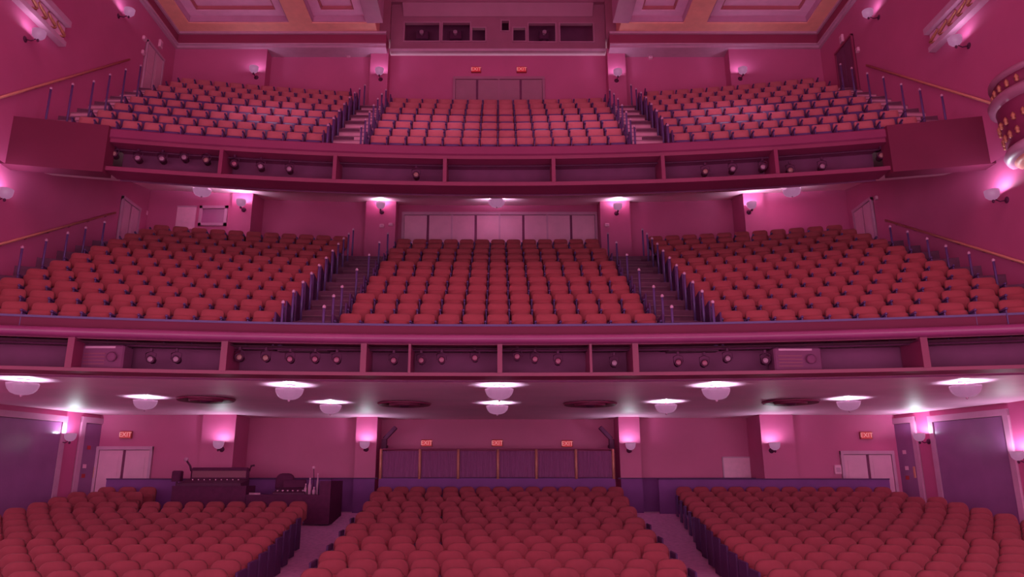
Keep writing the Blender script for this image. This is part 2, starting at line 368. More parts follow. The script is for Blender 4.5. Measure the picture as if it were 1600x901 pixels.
# ------------------------------------------------------------------ balcony and mezzanine fronts
def front_wall(name, label, yc, R, z_top, z_band, z_slot0, z_slot1, z_lip, divs, xend, panel, ledge):
    root = struct(empty(name), label); xs = frange(-xend, xend, 24)
    MB().sweep([(0.02, z_band), (0.02, z_slot1), (0.5, z_slot1), (0.5, z_band)], xs, yc, R, True).build('upper_band', 'fascia_paint', root, smooth=False)
    if ledge:
        MB().sweep([(0.02, z_band), (-0.10, z_band + .02), (-0.16, z_band + .07), (-0.15, z_band + .14), (-0.06, z_band + .19), (0.2, z_band + .22)], XS, yc, R).build('padded_ledge', 'rail_paint', root, smooth=True)
        MB().sweep([(0.18, z_band + .2), (0.18, z_top), (0.34, z_top), (0.34, z_band)], XS, yc, R).build('parapet', 'panel_paint', root)
        MB().sweep([(0.17, z_top - .01), (0.17, z_top + .035), (0.35, z_top + .035), (0.35, z_top - .01)], XS, yc, R, True).build('capping', 'blue_metal', root)
    else:
        MB().sweep([(0.02, z_band), (-0.03, z_band + .03), (-0.03, z_top - .06), (0.02, z_top - .02), (0.1, z_top), (0.28, z_top), (0.28, z_band)], XS, yc, R).build('parapet', 'band_paint', root)
    MB().sweep([(-0.02, z_lip), (-0.02, z_slot0), (0.6, z_slot0), (0.6, z_lip)], xs, yc, R, True).build('lower_lip', 'fascia_paint', root)
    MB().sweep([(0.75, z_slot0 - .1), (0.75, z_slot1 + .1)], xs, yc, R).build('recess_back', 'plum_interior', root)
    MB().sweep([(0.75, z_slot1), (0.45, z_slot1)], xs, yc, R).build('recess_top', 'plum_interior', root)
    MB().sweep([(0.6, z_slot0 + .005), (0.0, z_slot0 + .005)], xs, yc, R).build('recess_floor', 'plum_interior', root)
    MB().tube([(x, yc - x * x / (2 * R) + .35, z_slot1 - .06) for x in xs], .025, 6).build('lighting_bar', 'dark_metal', root)
    for (px, w) in divs:
        zc = (z_slot0 + z_slot1) / 2; y = yc
        for _ in range(4):
            p = at_y(px, project((0, y, zc))[1], y); y = yc - p.x ** 2 / (2 * R)
        MB().box(p.x - w / 2, p.x + w / 2, y - .03, y + .72, z_slot0 - .01, z_slot1 + .01).build('divider', 'fascia_paint', root)
    if panel:
        for sgn in (-1, 1):
            xp = frange(sgn * xend, sgn * 13.8, 6)
            MB().sweep([(-0.12, z_lip - .10), (-0.12, z_top), (0.3, z_top), (0.3, z_lip - .10)], xp, yc, R, True).build('side_panel', 'panel_paint', root)
    return root
front_wall('mezzanine_front_wall', 'crimson mezzanine front with open lighting recesses', 14.95, 46.0, 3.13, 2.71, 2.12, 2.70, 2.05,
           [(110, .13), (350, .13), (568, .12), (640, .05), (781, .1), (923, .05), (993, .12), (1445, .14)], 12.8, False, True)
front_wall('balcony_front_wall', 'crimson upper balcony front with open lighting recesses', 18.62, 48.0, 8.92, 8.62, 7.83, 8.52, 7.72,
           [(345, .1), (523, .1), (695, .1), (865, .1), (1036, .1), (1213, .1)], 10.1, True, False)

# ------------------------------------------------------------------ theatre seats
def pad_mesh(name, m, hw, z0, z1, t, rt, rb, bulge, lean, yoff, seg=4):
    pts = []
    for (cx_, cz_, r, a0) in ((hw - rt, z1 - rt, rt, 0), (-hw + rt, z1 - rt, rt, 90), (-hw + rb, z0 + rb, rb, 180), (hw - rb, z0 + rb, rb, 270)):
        for k in range(seg + 1):
            a = math.radians(a0 + 90 * k / seg); pts.append((cx_ + r * math.cos(a), cz_ + r * math.sin(a)))
    n = len(pts); zc = (z0 + z1) / 2; v = []
    for (sc, y) in ((1, t / 2), (1, -t / 2 + .015), (.9, -t / 2 - bulge * .6), (.5, -t / 2 - bulge)):
        for (x, z) in pts:
            zz = zc + (z - zc) * sc; v.append((x * sc, yoff + y + (zz - z0) * math.tan(lean), zz))
    f = [tuple(reversed(range(n)))[::-1]] + [tuple(3 * n + i for i in reversed(range(n)))]
    for k in range(3): f += [(k * n + (i + 1) % n, k * n + i, (k + 1) * n + i, (k + 1) * n + (i + 1) % n) for i in range(n)]
    return MB().add(v, f).mesh(name, m, True)
def seat_parts(kind):
    vel = 'velour_' + kind
    P = []
    hw, zt, rt = {'orchestra': (.245, .88, .15), 'mezzanine': (.235, .86, .09), 'balcony': (.235, .86, .05)}[kind]
    P.append(('backrest', pad_mesh('backrest', vel, hw, .40, zt, .08, rt, .04, .035, math.radians(10), -.07)))
    if kind == 'balcony':
        P.append(('seat_cushion', pad_mesh('seat_cushion', vel, .22, .28, .57, .06, .05, .03, -.02, math.radians(6), -.20)))
        P.append(('seat_pan', pad_mesh('seat_pan', 'blue_metal', .225, .24, .55, .03, .06, .05, .02, math.radians(6), -.25)))
    else:
        P.append(('seat_cushion', pad_mesh('seat_cushion', vel, .22, .36, .66, .08, .08, .04, .03, math.radians(8), -.23)))
        P.append(('seat_pan', MB().bbox(-.2, .2, -.28, -.16, .31, .37, .02).mesh('seat_pan', 'blue_metal')))
    s = MB().bbox(-.275, -.249, -.42, .02, 0, .58, .008)
    P.append(('side_standard', s.mesh('side_standard', 'blue_metal')))
    P.append(('armrest', MB().bbox(-.287, -.237, -.46, -.02, .58, .63, .02).mesh('armrest', 'blue_metal')))
    return P
def row_seats(kind):
    out = []
    def block(i, name, x0, x1, y, R, zf, stag):
        n = max(1, round((x1 - x0) / .53)); w = (x1 - x0) / n
        for k in range(n):
            x = x0 + (k + .5) * w
            out.append(dict(i=i, b=name, k=k, n=n, x=x, y=y - x * x / (2 * R), z=zf, rz=-x / R))
    if kind == 'orchestra':
        for i in range(-1, O_ROWS):
            y = o_y(i); w = 3.08 + .072 * (y - 12.2); a = 4.12 + .118 * (y - 12.2); outer = 12.25
            block(i, 'centre', -w + .13 * (i % 2), w - .13 * ((i + 1) % 2), y, O_R, None, 0)
            block(i, 'right', a, outer - (0 if i < 12 else .5), y, O_R, None, 0)
            if i >= 11: block(i, 'left', -outer + (.3 if i == 13 else 0), -10.25, y, O_R, None, 0)
            else: block(i, 'left', -outer, -a, y, O_R, None, 0)
        for s in out: s['z'] = o_floor(o_y(s['i']))
    elif kind == 'mezzanine':
        for i in range(11):
            y = M_Y[i]; a = 4.72 + .03 * i
            block(i, 'centre', -3.46 + .1 * (i % 2), 3.46 - .1 * (i % 2), y, M_R * 2.5, M_FL[i], 0)
            block(i, 'left', -11.1, -a, y, M_R, M_FL[i], 0); block(i, 'right', a, 11.1, y, M_R, M_FL[i], 0)
    else:
        for i in range(8):
            y = B_Y[i]; a = at_y(980 + 50 * (7 - i) / 7.0, 190, y).x + .25; w = a - 1.25
            if i < 7: block(i, 'centre', -w, w, y, B_R, B_FL[i], 0)
            block(i, 'left', -11.25, -a - (.4 if i == 7 else 0), y, B_R, B_FL[i], 0); block(i, 'right', a + (.4 if i == 7 else 0), 11.25, y, B_R, B_FL[i], 0)
    return out
SEAT_LOOK = {'orchestra': 'red round-topped orchestra seat', 'mezzanine': 'red mezzanine seat', 'balcony': 'red and blue balcony seat'}
COUNTS = {}
def make_seats(kind):
    P = seat_parts(kind); seats = row_seats(kind); vis, rest = [], []
    end_panel = MB().bbox(-.02, .02, -.50, .10, 0, .74, .012).mesh('end_panel', 'blue_panel')
    for s in seats:
        px, py, d = project((s['x'], s['y'], s['z'] + .75)); s['d'] = d
        if -22 < px < 1622 and py < 900: vis.append(s)
        elif -200 < px < 1800 and py < 960: rest.append(s)
    vis.sort(key=lambda s: s['d']); COUNTS[kind] = (len(vis), len(rest))
    rest += vis[300:]; vis = vis[:300]
    for s in vis:
        k = s['k']; b = s['b']
        frm = k + 1 if b != 'left' else s['n'] - k
        row = 'front row' if s['i'] == 0 else ORD[s['i'] + 1] + ' row'
        end = 'left end' if b == 'centre' else 'inner aisle'
        lab = '%s, %s block, %s from the front, %s from %s' % (SEAT_LOOK[kind], b, row.replace('front row', 'first row'), ORD[frm], end)
        e = tag(empty(kind + '_seat', (s['x'], s['y'], s['z']), s['rz']), lab, kind + ' seat', 'red seats of the ' + kind)
        for nm, me in P[:3]: inst(nm, me, e)
        inst('armrest', P[4][1], inst('side_standard', P[3][1], e))
        if k == s['n'] - 1: inst('armrest', P[4][1], inst('side_standard', P[3][1], e, (.53, 0, 0)))
        if (b == 'centre' and k in (0, s['n'] - 1)) or (b == 'left' and k == s['n'] - 1) or (b == 'right' and k == 0):
            inst('end_panel', end_panel, e, (-.30 if k == 0 else .30, 0, 0))
    if rest:
        mb = {}; order = []
        for s in rest:
            M = Matrix.Translation((s['x'], s['y'], s['z'])) @ Matrix.Rotation(s['rz'], 4, 'Z')
            for nm, me in P:
                mt = me.materials[0].name
                b = mb.setdefault(mt, MB()); vs = [M @ v.co for v in me.vertices]
                b.add(vs, [tuple(p.vertices) for p in me.polygons])
        v, f, mi, names = [], [], [], list(mb)
        for q, nm in enumerate(names):
            off = len(v); v += mb[nm].v; f += [tuple(i + off for i in p) for p in mb[nm].f]; mi += [q] * len(mb[nm].f)
        me = bpy.data.meshes.new(kind + '_seating'); me.from_pydata(v, [], f)
        for nm in names: me.materials.append(MATS[nm])
        me.polygons.foreach_set('material_index', mi); me.polygons.foreach_set('use_smooth', [True] * len(f)); me.update()
        o = bpy.data.objects.new(kind + '_seating', me); COL.objects.link(o)
        tag(o, {'orchestra': 'massed red seats filling the far rows of the orchestra', 'mezzanine': 'massed red seats filling the far rows of the mezzanine', 'balcony': 'massed red seats at the edges of the balcony'}[kind], kind + ' seating', kind='stuff')
for kd in ('orchestra', 'mezzanine', 'balcony'): make_seats(kd)
print('SEATS', COUNTS)

# ------------------------------------------------------------------ aisle stairs
for k, h in enumerate(HOUSE):
    e = tag(empty('house_lantern', (h.location.x, h.location.y, B_CEIL)), 'large bowl house light on the main ceiling, %s from left' % ORD[k + 1], 'ceiling lamp', 'house lights')
    MB().lathe([(.5, -.02), (.55, 0)], 20).build('canopy', 'trim_paint', e, True); MB().tube([(0, 0, -.7), (0, 0, 0)], .02, 6).build('stem', 'brass', e)
    h.parent = e; h.location = (0, 0, -1.1)
def stair(name, label, x0, x1, ylist, fl, R, m, split=2):
    root = struct(empty(name), label); xc = (x0 + x1) / 2; bow = -xc * xc / (2 * R); lo, hi = min(x0, x1), max(x0, x1)
    for i in range(len(ylist)):
        f0 = ylist[i] - 0.60 + bow; f1 = (ylist[i + 1] - 0.60 if i + 1 < len(ylist) else ylist[i] + .3) + bow
        rise = (fl[i + 1] - fl[i]) if i + 1 < len(ylist) else 0
        if i == 0: f0 += .28
        for k in range(split if rise else 1):
            a = f0 + (f1 - f0) * k / split; zt = fl[i] + rise * k / split + .02
            t = MB().box(lo, hi, a, f1, fl[i] - (.25 if i else .03), zt).build('tread', m, root)
            MB().box(lo, hi, a - .02, a + .045, zt - .012, zt + .012).build('nosing', 'nosing' if m == 'pale_stair' else 'stair_nosing', t)
    return root
stair('mezzanine_aisle_floor', 'dark carpeted mezzanine aisle stairs left of centre', -4.62, -3.58, M_Y, M_FL, M_R * 1.6, 'stair_carpet')
stair('mezzanine_aisle_floor', 'dark carpeted mezzanine aisle stairs right of centre', 3.58, 4.62, M_Y, M_FL, M_R * 1.6, 'stair_carpet')
ba = at_y(1005, 190, 21.5).x + .25
stair('balcony_aisle_floor', 'pale balcony aisle stairs left of centre', -ba + .1, -ba + 1.15, B_Y, B_FL, B_R, 'pale_stair')
stair('balcony_aisle_floor', 'pale balcony aisle stairs right of centre', ba - 1.15, ba - .1, B_Y, B_FL, B_R, 'pale_stair')
stair('balcony_aisle_floor', 'pale balcony stairs along the left wall', -12.25, -11.45, B_Y, B_FL, B_R, 'pale_stair')
stair('balcony_aisle_floor', 'pale balcony stairs along the right wall', 11.45, 12.25, B_Y, B_FL, B_R, 'pale_stair')

# ------------------------------------------------------------------ posts and handrails
POST = {}
def post(loc, h, label, group, cat='post'):
    key = round(h, 2)
    if key not in POST:
        POST[key] = (MB().tube([(0, 0, 0), (0, 0, h - .05)], .028, 8).mesh('shaft', 'blue_metal', True),
                     MB().lathe([(.03, 0), (.04, .02), (.036, .05), (.012, .075)], 8, (0, 0, h - .07)).mesh('cap', 'trim_paint', True),
                     MB().lathe([(.06, 0), (.06, .015), (.03, .03)], 8).mesh('base_flange', 'blue_metal', True))
    e = tag(empty('aisle_post', loc), label, cat, group)
    for nm, me in zip(('shaft', 'cap', 'base_flange'), POST[key]): inst(nm, me, e)
for i in range(11):
    yb = M_Y[i] - .45
    for sgn, nm in ((-1, 'left'), (1, 'right')):
        x = sgn * (4.5 + .03 * i); post((x, yb - x * x / (2 * M_R), M_FL[i] + .02), .98, 'blue capped post, outer side of %s mezzanine aisle, %s from the front' % (nm, ORD[i + 1]), 'mezzanine aisle posts')
        if i in (0, 1, 2, 4, 6, 8, 10):
            x = sgn * 3.68; post((x, yb - x * x / (5 * M_R), M_FL[i] + .02), .92, 'blue capped post, centre side of %s mezzanine aisle, %s row from the front' % (nm, ORD[i + 1]), 'mezzanine aisle posts')
for i in range(8):
    yb = B_Y[i] - .4; a = at_y(980 + 50 * (7 - i) / 7.0, 190, B_Y[i]).x + .25
    for sgn, nm in ((-1, 'left'), (1, 'right')):
        x = sgn * (a - .17); post((x, yb - x * x / (2 * B_R), B_FL[i] + .02), .95, 'slim blue post, outer side of %s balcony aisle, %s row' % (nm, ORD[i + 1]), 'balcony aisle posts')
        if i < 7:
            x = sgn * (a - 1.08); post((x, yb - x * x / (2 * B_R), B_FL[i] + .02), .95, 'slim blue post, centre side of %s balcony aisle, %s row' % (nm, ORD[i + 1]), 'balcony aisle posts')
def side_posts(lst, xw, tier, side):
    for k, (px, t, b) in enumerate(lst):
        p = at_plane(px, b, (xw, 0, 0), (1, 0, 0)); q = at_plane(px, t, (xw, 0, 0), (1, 0, 0))
        Y_, F_, R_ = (M_Y, M_FL, M_R) if tier == 'mezzanine' else (B_Y, B_FL, B_R)
        ymin = Y_[0] - .35 - xw * xw / (2 * R_); y = max(p.y, ymin); yy = y + xw * xw / (2 * R_)
        if p.y < ymin:
            p = at_y(px, b, ymin)
            if abs(p.x) > 12.1: continue
        zf_ = F_[max([0] + [i for i in range(len(Y_)) if Y_[i] - .6 <= yy])]; z1 = ray(px, t).z / ray(px, t).y * y
        post((p.x, y, zf_), max(.95, min(1.75, z1 - zf_)), 'blue post beside the %s %s wall, %s from the stage' % (side, tier, ORD[k + 1]), 'posts along the %s side aisles' % tier)
side_posts([(28, 384, 428), (66, 373, 416), (100, 362, 403), (129, 354, 391), (159, 345, 379)], -11.45, 'mezzanine', 'left')
side_posts([(1560, 404, 452), (1520, 393, 432), (1483, 382, 417), (1454, 371, 409), (1423, 360, 398), (1395, 352, 386)], 11.45, 'mezzanine', 'right')
side_posts([(36, 146, 186), (72, 136, 184), (106, 125, 180), (140, 118, 170), (166, 112, 158), (191, 107, 149), (215, 101, 140)], -11.42, 'balcony', 'left')
side_posts([(1515, 157, 190), (1478, 147, 188), (1444, 138, 184), (1415, 130, 178), (1387, 118, 168), (1361, 113, 158), (1336, 105, 147), (1318, 99, 136)], 11.42, 'balcony', 'right')
WALLS = {'ol': ((-12.9, 24.2, 0), (1, -.28, 0)), 'or': ((12.9, 24.2, 0), (-1, -.28, 0)), 'ml': ((-12.38, 24.5, 0), (1, 0, 0)), 'mr': ((12.38, 24.5, 0), (-1, 0, 0)),
         'bl': ((-B_SIDE, 24.8, 0), (1, 0, 0)), 'br': ((B_SIDE, 24.8, 0), (-1, 0, 0))}
for y_, nm in ((O_W[0], 'oo'), (O_W[0] - .12, 'op'), (O_W[1], 'on'), (O_W[2], 'oi'), (O_W[3], 'oc'), (M_W[0], 'mo'), (M_W[0] - .12, 'mp'), (M_W[1], 'mn'), (M_W[2], 'mi'), (M_W[3], 'mc'),
               (B_W[0], 'bo'), (B_W[1], 'bn'), (B_W[2], 'bi'), (B_W[3], 'bc')):
    WALLS[nm] = ((0, y_, 0), (0, -1, 0))
def on_wall(w, px, py): p, n = WALLS[w]; return at_plane(px, py, p, n)
def wall_rz(w):
    n = Vector(WALLS[w][1]).normalized(); return math.atan2(n.x, -n.y)
def wall_n(w): return Vector(WALLS[w][1]).normalized()
def handrail(w, p0, p1, label):
    n = wall_n(w); a = on_wall(w, *p0) + n * .09; b = on_wall(w, *p1) + n * .09
    e = tag(empty('handrail', a), label, 'handrail', 'wall handrails')
    MB().tube([(0, 0, 0), b - a], .035, 10).build('rail', 'brass', e, True)
    for k in range(7):
        q = (b - a) * ((k + .5) / 7)
        MB().tube([q, q + Vector((0, 0, -.05)) - n * .03, q + Vector((0, 0, -.07)) - n * .09], .012, 6).build('bracket', 'dark_metal', e)
handrail('ml', (-70, 399), (176, 332), 'brass wall handrail climbing the left mezzanine wall')
handrail('mr', (1660, 427), (1388, 344), 'brass wall handrail climbing the right mezzanine wall')
handrail('bl', (-60, 168), (198, 93), 'brass wall handrail climbing the left balcony wall')
handrail('br', (1561, 163), (1358, 102), 'brass wall handrail climbing the right balcony wall')

# ------------------------------------------------------------------ sconces
SC = dict(
    plate=MB().lathe([(.07, 0), (.085, .01), (.05, .03)], 12).xform(Matrix.Rotation(math.pi / 2, 4, 'X')).mesh('backplate', 'dark_metal', True),
    arm=MB().tube([(0, 0, 0), (0, -.18, -.04), (0, -.30, .02)], .014, 6).mesh('arm', 'dark_metal', True),
    shade=MB().lathe([(.03, 0), (.10, .03), (.15, .09), (.165, .16), (.17, .24), (.16, .24), (.15, .16), (.09, .06)], 16, (0, -.34, 0)).mesh('shade', 'lamp_glass', True),
    fin=MB().lathe([(.005, -.08), (.03, -.06), (.035, -.03), (.02, 0.01)], 8, (0, -.34, 0)).mesh('finial', 'dark_metal', True))
def sconce(w, px, py, label, energy=75):
    p0, n0 = WALLS[w]; n = wall_n(w); p = at_plane(px, py, Vector(p0) + n * .3, n0) - n * .3
    e = tag(empty('wall_sconce', (p.x, p.y, p.z - .12), wall_rz(w)), label, 'sconce', 'frosted wall sconces')
    inst('backplate', SC['plate'], e); inst('arm', SC['arm'], e); inst('shade', SC['shade'], e); inst('finial', SC['fin'], e)
    lamp('bulb_light', e, (0, -.34, .20), energy, .07)
for a in (('ol', 108, 683, 'glowing wall sconce between the two blue doors left of the orchestra'), ('or', 1438, 683, 'glowing wall sconce between the two blue doors right of the orchestra'),
          ('or', 1592, 712, 'glowing orchestra sconce beside the big blue door at far right'),
          ('op', 342, 695, 'glowing sconce on orchestra wall behind the mixing console'), ('oi', 570, 695, 'glowing sconce on pilaster just left of the orchestra curtain partition'),
          ('oi', 985, 697, 'glowing sconce on pilaster just right of the orchestra curtain partition'), ('op', 1210, 697, 'glowing sconce on orchestra rear wall beside the white board'),
          ('ml', 6, 303, 'glowing sconce on the left mezzanine wall'), ('mp', 377, 318, 'glowing mezzanine sconce beside the framed window'), ('mi', 595, 322, 'glowing sconce left of the mezzanine doors'),
          ('mi', 965, 324, 'glowing sconce right of the mezzanine doors'), ('mp', 1174, 322, 'glowing sconce on right outer pilaster of the mezzanine rear wall'), ('mr', 1553, 305, 'glowing sconce on the right mezzanine wall'),
          ('bl', 200, 20, 'glowing sconce high on left balcony wall beside the cornice'), ('bl', 58, 55, 'glowing sconce below the gilded band on left balcony wall'), ('bo', 397, 110, 'glowing sconce on balcony rear wall, outermost on the left'),
          ('bi', 593, 113, 'glowing sconce on balcony pilaster left of the projection booth'), ('bi', 965, 115, 'glowing sconce on balcony pilaster right of the projection booth'), ('bo', 1160, 112, 'glowing sconce on balcony rear wall, outermost on the right'),
          ('br', 1358, 22, 'glowing sconce high on right balcony wall beside the cornice'), ('br', 1495, 65, 'glowing sconce below the gilded band on right balcony wall')):
    sconce(*a, 17 if a[0][0] == 'b' else 60 if a[0][0] == 'm' and a[0][1] in 'lr' else 60 if a[0][1] in 'lr' else 36)

# ------------------------------------------------------------------ ceiling fixtures
BOWL = MB().lathe([(.03, -.335), (.13, -.32), (.21, -.285), (.27, -.22), (.30, -.15), (.31, -.09), (.28, -.09), (.2, -.22)], 32, wob=.035, lobes=8).mesh('bowl', 'lamp_glass', True)
CAN = MB().lathe([(.12, -.03), (.14, 0.0)], 16).mesh('canopy', 'trim_paint', True)
STEM = MB().tube([(0, 0, -.28), (0, 0, 0)], .015, 6).mesh('stem', 'brass', True)
FIN = MB().lathe([(.004, -.385), (.025, -.365), (.03, -.325)], 8).mesh('finial', 'trim_paint', True)
def ceiling_lamp(p, label, energy, sc=1.0, group='scalloped bowl lights under the mezzanine'):
    e = tag(empty('ceiling_lamp', p), label, 'ceiling lamp', group); e.scale = (sc, sc, sc)
    for nm, me in (('bowl', BOWL), ('canopy', CAN), ('stem', STEM), ('finial', FIN)): inst(nm, me, e)
    lamp('bulb_light', e, (0, 0, -.175), energy, .04)
for k, (px, py) in enumerate(((37, 592), (453, 601), (780, 601), (1118, 601), (1507, 596))):
    ceiling_lamp(at_z(px, py, O_CEIL), 'scalloped bowl lamp on orchestra ceiling, front line, %s from left' % ORD[k + 1], 88)
for k, (px, py) in enumerate(((228, 620), (517, 628), (777, 629), (1040, 627), (1325, 622))):
    ceiling_lamp(at_z(px, py, O_CEIL), 'scalloped bowl lamp on orchestra ceiling, rear line, %s from left' % ORD[k + 1], 88, .95)
def soffit_z(x, y):
    t = y - (18.62 - x * x / 96.0); P = sB
    for (a, za), (b, zb) in zip(P, P[1:]):
        if t <= b: return za + (zb - za) * (t - a) / (b - a)
    return P[-1][1]
for k, (px, y, nm) in enumerate(((315, 22.6, 'left above the framed window'), (776, 24.3, 'centred above the mezzanine doors'), (1238, 22.8, 'right of centre at the mezzanine rear'))):
    x = at_y(px, 306, y).x; ceiling_lamp((x, y, soffit_z(x, y)), 'frosted bowl lamp under the balcony soffit, ' + nm, 220, .95, 'bowl lights under the balcony')
for k, (px, py) in enumerate(((322, 622), (632, 629), (922, 629), (1235, 626))):
    e = tag(empty('ceiling_diffuser', at_z(px, py, O_CEIL)), 'round ceiling air diffuser over the orchestra, %s from left' % ORD[k + 1], 'air vent', 'round ceiling diffusers')
    MB().lathe([(.74, -.02), (.70, -.07), (.5, -.03), (.48, -.02)], 28).build('outer_ring', 'fascia_paint', e, True)
    MB().lathe([(.44, -.03), (.40, -.10), (.25, -.05), (.23, -.03)], 24).build('inner_ring', 'fascia_paint', e, True)
    MB().lathe([(.18, -.03), (.10, -.12), (.02, -.12)], 20).build('core', 'dark_metal', e, True)
# ceiling spots over the balcony rows
for k, (x, y, tx, ty, tz) in enumerate(((-7.4, 17.5, -7.0, 20.8, 10.8), (7.4, 17.5, 7.2, 20.8, 10.8), (-1.7, 16.5, -2.4, 20.6, 10.6), (1.7, 16.5, 2.4, 20.6, 10.6))):
    e = tag(empty('ceiling_spotlight', (x, y, B_CEIL)), 'round ceiling spotlight aimed at the balcony rows, %s from left' % ORD[(1, 4, 2, 3)[k]], 'spotlight', 'ceiling spotlights')
    MB().lathe([(.16, 0), (.16, -.12), (.13, -.12), (.12, -.02)], 16).build('housing', 'trim_paint', e, True)
    l = bpy.data.lights.new('spot_light', 'SPOT'); l.energy = 640; l.spot_size = math.radians(38); l.spot_blend = 1.0; l.shadow_soft_size = .1; l.color = (1, .66, .84)
    o = bpy.data.objects.new('spot_light', l); COL.objects.link(o); o.parent = e; o.location = (0, 0, -.16)
    o.rotation_euler = (Vector((tx, ty, tz)) - Vector((x, y, B_CEIL))).to_track_quat('-Z', 'Y').to_euler()

# ------------------------------------------------------------------ doors
DOORN = [0]
def door_unit(w, x_a, x_b, py_top, base, leaves, leaf_m, frame_m, label, ref_py, handle=True, fr=.09, top_z_=None, gap_m='plum_interior'):
    """door set in wall w between two pixel columns taken at height ref_py; base and top are heights"""
    a, b = on_wall(w, x_a, ref_py), on_wall(w, x_b, ref_py); n = wall_n(w); rz = wall_rz(w)
    zt = top_z_ if top_z_ is not None else on_wall(w, (x_a + x_b) / 2, py_top).z
    W = math.hypot(b.x - a.x, b.y - a.y); c = (a + b) / 2; H = zt - base
    DOORN[0] += 1
    e = struct(empty('door_%d' % DOORN[0], (c.x, c.y, base), rz), label)
    MB().box(-W / 2, W / 2, -.02, -.005, 0, H).build('shadow_gap', gap_m, e)
    MB().box(-W / 2, -W / 2 + fr, -.09, 0, 0, H).build('jamb', frame_m, e); MB().box(W / 2 - fr, W / 2, -.09, 0, 0, H).build('jamb', frame_m, e)
    MB().box(-W / 2, W / 2, -.10, 0, H - fr, H + .02).build('header', frame_m, e)
    lw = (W - 2 * fr) / leaves
    for k in range(leaves):
        g0, g1 = ((.012, .012) if leaves == 1 else (.012, .045) if k % 2 == 0 else (.045, .012))
        x0 = -W / 2 + fr + k * lw + g0; x1 = x0 + lw - g0 - g1
        d = MB().box(x0, x1, -.06, -.02, .01, H - fr - .015).build('leaf', leaf_m, e)
        i = lw * .14
        if leaf_m != 'blue_door':
            for (z0, z1) in ((.2, H * .46), (H * .52, H - fr - .2)):
                MB().box(x0 + i, x1 - i, -.068, -.058, z0, z1).build('raised_panel', leaf_m, d)
        if handle:
            hx = x1 - .09 if k % 2 == 0 else x0 + .09
            MB().bbox(hx - .04, hx + .04, -.085, -.055, H * .46, H * .56, .01).build('push_plate', 'brass', d)
        if k % 2 == 1 and k < leaves - 1:
            MB().box(x1 + .012 - .035, x1 + .012 + .035, -.085, 0, 0, H).build('mullion', frame_m, e)
    return e
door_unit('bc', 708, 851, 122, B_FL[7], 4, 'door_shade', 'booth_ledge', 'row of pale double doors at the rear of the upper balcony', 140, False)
door_unit('mc', 628, 933, 333, M_FL[10], 8, 'door_paint', 'trim_paint', 'long row of pale doors at the rear of the mezzanine', 350, False)
door_unit('oo', 149, 237, 698, -1.25, 2, 'door_paint', 'trim_paint', 'pale double door in the left rear orchestra wall', 730)
door_unit('oo', 1314, 1398, 705, -1.25, 2, 'door_paint', 'trim_paint', 'pale double door in the right rear orchestra wall', 730)
door_unit('ol', 117, 157, 650, -1.5, 1, 'blue_door', 'trim_paint', 'narrow blue door with pale frame, left orchestra wall', 720, True, .16, 1.92)
door_unit('or', 1394, 1440, 650, -1.5, 1, 'blue_door', 'trim_paint', 'narrow blue door with pale frame, right orchestra wall', 720, True, .16, 1.92)
door_unit('ol', -90, 93, 640, -1.6, 1, 'blue_door', 'trim_paint', 'wide glossy blue door with pale frame, left orchestra wall', 720, False, .16, 1.88)
door_unit('or', 1462, 1590, 640, -1.6, 1, 'blue_door', 'trim_paint', 'wide glossy blue door with pale frame, right orchestra wall', 720, False, .16, 1.88)
door_unit('bl', 222, 252, 80, B_FL[7] - .35, 2, 'door_paint', 'trim_paint', 'pale double door at the top of the left balcony stairs', 110, False, .07, B_FL[7] + 1.9)
door_unit('br', 1310, 1340, 80, B_FL[7] - .35, 2, 'plum_interior', 'wall_frieze', 'dark doorway at the top of the right balcony stairs', 105, False, .05, B_FL[7] + 1.95)
door_unit('ml', 186, 216, 300, M_FL[10] - .2, 2, 'door_paint', 'trim_paint', 'pale door at the rear of the left mezzanine wall', 335, False, .08, M_FL[10] + 1.95)
door_unit('mr', 1336, 1368, 305, M_FL[10] - .2, 2, 'door_paint', 'trim_paint', 'pale door at the rear of the right mezzanine wall', 340, False, .08, M_FL[10] + 1.95)
for (w, px, py, m, nm, lab, cat) in (('ol', 136, 699, 'sign_red', 'door_notice', 'small red notice on the narrow left blue door', 'notice'), ('ol', 129, 728, 'pale_plastic', 'door_notice', 'small white notice on the narrow left blue door', 'notice'),
                                ('or', 1416, 706, 'pale_plastic', 'door_notice', 'small white notice high on the narrow right blue door', 'notice'), ('or', 1420, 731, 'pale_plastic', 'door_notice', 'small white notice at mid height on the narrow right blue door', 'notice'),
                                ('or', 1421, 746, 'sign_red', 'door_notice', 'small red notice on the narrow right blue door', 'notice'), ('ol', 127, 743, 'sign_red', 'door_notice', 'small red latch notice low on the narrow left blue door', 'notice')):
    p = on_wall(w, px, py) + wall_n(w) * .07
    tag(MB().bbox(-.07, .07, -.012, 0, -.06, .06, .003).build(nm, m, loc=p, rz=wall_rz(w)), lab, cat, 'door notices')

